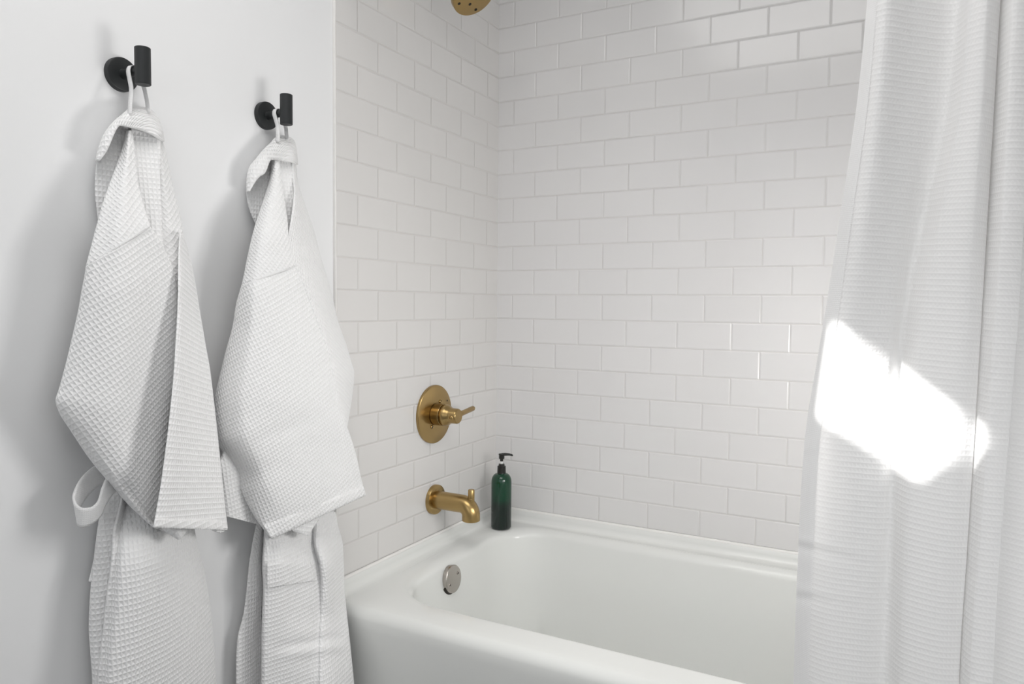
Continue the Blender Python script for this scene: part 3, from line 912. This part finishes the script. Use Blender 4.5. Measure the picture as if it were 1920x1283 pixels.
# ------------------------------------------------------------------ shower curtain
# columns: leading edge, hem, highlight, valley in, valley deep, ridge, panel, crease, tuck, second panel, its edge, tuck, third panel ...
CT = {  # py: survey px of each column
    -330: [1652, 1668, 1692, 1745, 1812, 1848, 1880, 1900, 1896, 1925, 1962, 1958, 1990, 2040, 2095],
    0: [1626, 1644, 1668, 1722, 1790, 1820, 1852, 1876, 1873, 1900, 1936, 1933, 1965, 2010, 2060],
    200: [1606, 1626, 1652, 1706, 1770, 1802, 1840, 1864, 1861, 1890, 1928, 1925, 1958, 2005, 2056],
    400: [1576, 1598, 1630, 1688, 1732, 1768, 1824, 1852, 1849, 1880, 1920, 1916, 1950, 2000, 2052],
    600: [1545, 1570, 1606, 1672, 1696, 1732, 1806, 1840, 1836, 1868, 1909, 1904, 1942, 1995, 2050],
    830: [1508, 1536, 1576, 1652, 1680, 1712, 1786, 1826, 1822, 1852, 1891, 1886, 1930, 1988, 2048],
    1050: [1496, 1524, 1564, 1636, 1668, 1700, 1768, 1812, 1808, 1836, 1874, 1869, 1920, 1984, 2046],
    1283: [1488, 1516, 1556, 1622, 1660, 1694, 1754, 1798, 1794, 1820, 1862, 1857, 1912, 1980, 2046],
    1700: [1482, 1510, 1550, 1612, 1654, 1688, 1746, 1790, 1786, 1812, 1856, 1851, 1908, 1978, 2046]}
CD = [-.850, -.868, -.876, -.846, -.818, -.862, -.876, -.850, -.834, -.880, -.872, -.834, -.846, -.858, -.846]
curtain = thing('shower_curtain', 'white waffle shower curtain bunched at the right, sunlit patch in its middle', 'curtain', (1.3, -0.85, 2.03))
ks = sorted(CT)
rows = []
for kk in ks:
    a = max(0.45, min(1.0, 1.0 - (kk - 500) / 2500.0))
    amp = 1.0 if kk < 450 else (0.72 if kk < 700 else 0.62)
    rows.append([(px, kk, -.856 + (d + .856) * amp) for px, d in zip(CT[kk], CD)])
A = np.array(rows, float)
nu_, nv_ = 260, 260
Bc = np.stack([catmull(A[i], nu_) for i in range(len(A))])
Cc = np.stack([catmull(Bc[:, j], nv_) for j in range(nu_)], 1)
px, py = Cc[..., 0], Cc[..., 1]
# storage creases across the left part
lead = Cc[:, :1, 0]
for (y0_, sl, amp, wd, reach) in ((1018, 0.22, 0.0042, 10, 95), (1112, 0.16, 0.0034, 11, 60), (372, -0.05, .0012, 7, 40), (846, .06, .0015, 5, 70)):
    dd = (py - (y0_ + (px - lead) * sl)) / wd
    Cc[..., 2] += amp * dd * np.exp(-dd * dd) * np.exp(-((px - lead) / reach) ** 2)
Cc[..., 2] += 0.0025 * np.sin(px * .021 + py * .006) * np.clip((py - 300) / 500, 0, 1)
Vc = at_y(Cc[..., 0], Cc[..., 1], Cc[..., 2])


def cloth_uv_mesh(name, V, mat, parent, thick):
    nv, nu = V.shape[:2]
    me = bpy.data.meshes.new(name)
    idx = np.arange(nv * nu).reshape(nv, nu)
    me.from_pydata(V.reshape(-1, 3).tolist(), [], np.stack([idx[:-1, :-1], idx[1:, :-1], idx[1:, 1:], idx[:-1, 1:]], -1).reshape(-1, 4).tolist())
    d = np.linalg.norm(np.diff(V[:, :, :2], axis=1), axis=2)
    u = np.concatenate([np.zeros((nv, 1)), np.cumsum(d, 1)], 1)
    v = V[..., 2] + 0.05 * u
    uvl = me.uv_layers.new(name='UVMap')
    li = np.zeros(len(me.loops), dtype=np.int32)
    me.loops.foreach_get('vertex_index', li)
    uvl.data.foreach_set('uv', np.stack([u.ravel()[li], v.ravel()[li]], 1).astype(np.float32).ravel())
    o = link(name, me, mat, parent)
    return o


cloth_uv_mesh('curtain_panel', Vc, M['curtain'], curtain, 0)
hv = Vc[:, :20].copy()
hv[..., 1] -= 0.0012
cloth_uv_mesh('side_hem', hv, M['curtain_hem'], curtain, 0)
# rod with rings just above the view
rod = thing('curtain_rod', 'shower curtain rod above the tub front', 'curtain rod', (0.78, -0.856, 2.10))
bm = bmesh.new()
tube(bm, [(DX, -0.856, 2.10), (1.56, -0.856, 2.10)], 0.0125, 24)
from_bm('rod', bm, M['brass'], rod)

# ------------------------------------------------------------------ camera
cd = bpy.data.cameras.new('camera')
cam = bpy.data.objects.new('camera', cd)
COL.objects.link(cam)
cd.sensor_fit, cd.sensor_width = 'HORIZONTAL', 36.0
cd.lens = FPX * 36.0 / 1920.0
cd.clip_start = 0.02
m = Matrix([[AR[0], AU[0], -AF[0], CAM[0]], [AR[1], AU[1], -AF[1], CAM[1]], [AR[2], AU[2], -AF[2], CAM[2]], [0, 0, 0, 1]])
cam.matrix_world = m
SC.camera = cam

# ------------------------------------------------------------------ light
def look(o, d):
    o.rotation_euler = Vector(d).to_track_quat('-Z', 'Y').to_euler()


sl = bpy.data.lights.new('sun', 'SUN')
sl.energy, sl.angle, sl.color = 14.0, math.radians(0.9), (1.0, 0.985, 0.96)
so = bpy.data.objects.new('sun', sl)
COL.objects.link(so)
so.location = (-3, -5, 5)
look(so, SUNV)


def area(name, loc, d, sx, sy, energy, col):
    l = bpy.data.lights.new(name, 'AREA')
    l.shape, l.size, l.size_y, l.energy, l.color = 'RECTANGLE', sx, sy, energy, col
    o = bpy.data.objects.new(name, l)
    COL.objects.link(o)
    o.location = loc
    look(o, d)
    return o


area('rear_fill_light', (1.1, -3.45, 1.6), (0.0, 1, -0.05), 1.8, 1.4, 6.0, (0.94, 0.97, 1.0))  # added soft fill behind the camera; the rear wall has no window
area('ceiling_fill_light', (0.80, -1.75, 2.55), (0, 0, -1), 1.2, 1.2, 14.5, (1.0, 0.98, 0.96))  # unseen overhead lamp, added as ambient fill

# added lamps standing in for bounce off the curtain's sunlit patch, both sides
b1 = area('curtain_bounce_lamp', (1.05, -0.95, ZL - 1.06), (-1.0, -0.10, 0.14), 0.26, 0.26, 1.65, (1.0, 0.99, 0.98))
b1.data.spread = math.radians(150)
b2 = area('curtain_bounce_lamp_inside', (1.24, -0.70, ZL - 1.07), (-0.85, 0.62, -0.02), 0.26, 0.30, 3.2, (1.0, 0.975, 0.95))

b3 = area('side_fill_light', (1.72, -1.75, 1.0), (-0.42, 0.90, -0.28), 0.7, 0.9, 0.75, (0.98, 0.99, 1.0))  # added fill to brighten the curtain; no side window is there
b3.data.spread = math.radians(80)

wd = bpy.data.worlds.new('world')
SC.world = wd
wd.use_nodes = True
bg = wd.node_tree.nodes['Background']
bg.inputs[0].default_value = (0.75, 0.87, 1.0, 1)
bg.inputs[1].default_value = 1.0

SC.view_settings.view_transform = 'Standard'
SC.view_settings.look = 'None'
SC.view_settings.exposure = 0.13
SC.cycles.use_denoising = True
SC.cycles.max_bounces = 10
SC.cycles.diffuse_bounces = 6
SC.cycles.sample_clamp_indirect = 3.0
SC.cycles.caustics_reflective = False
SC.cycles.use_guiding = False
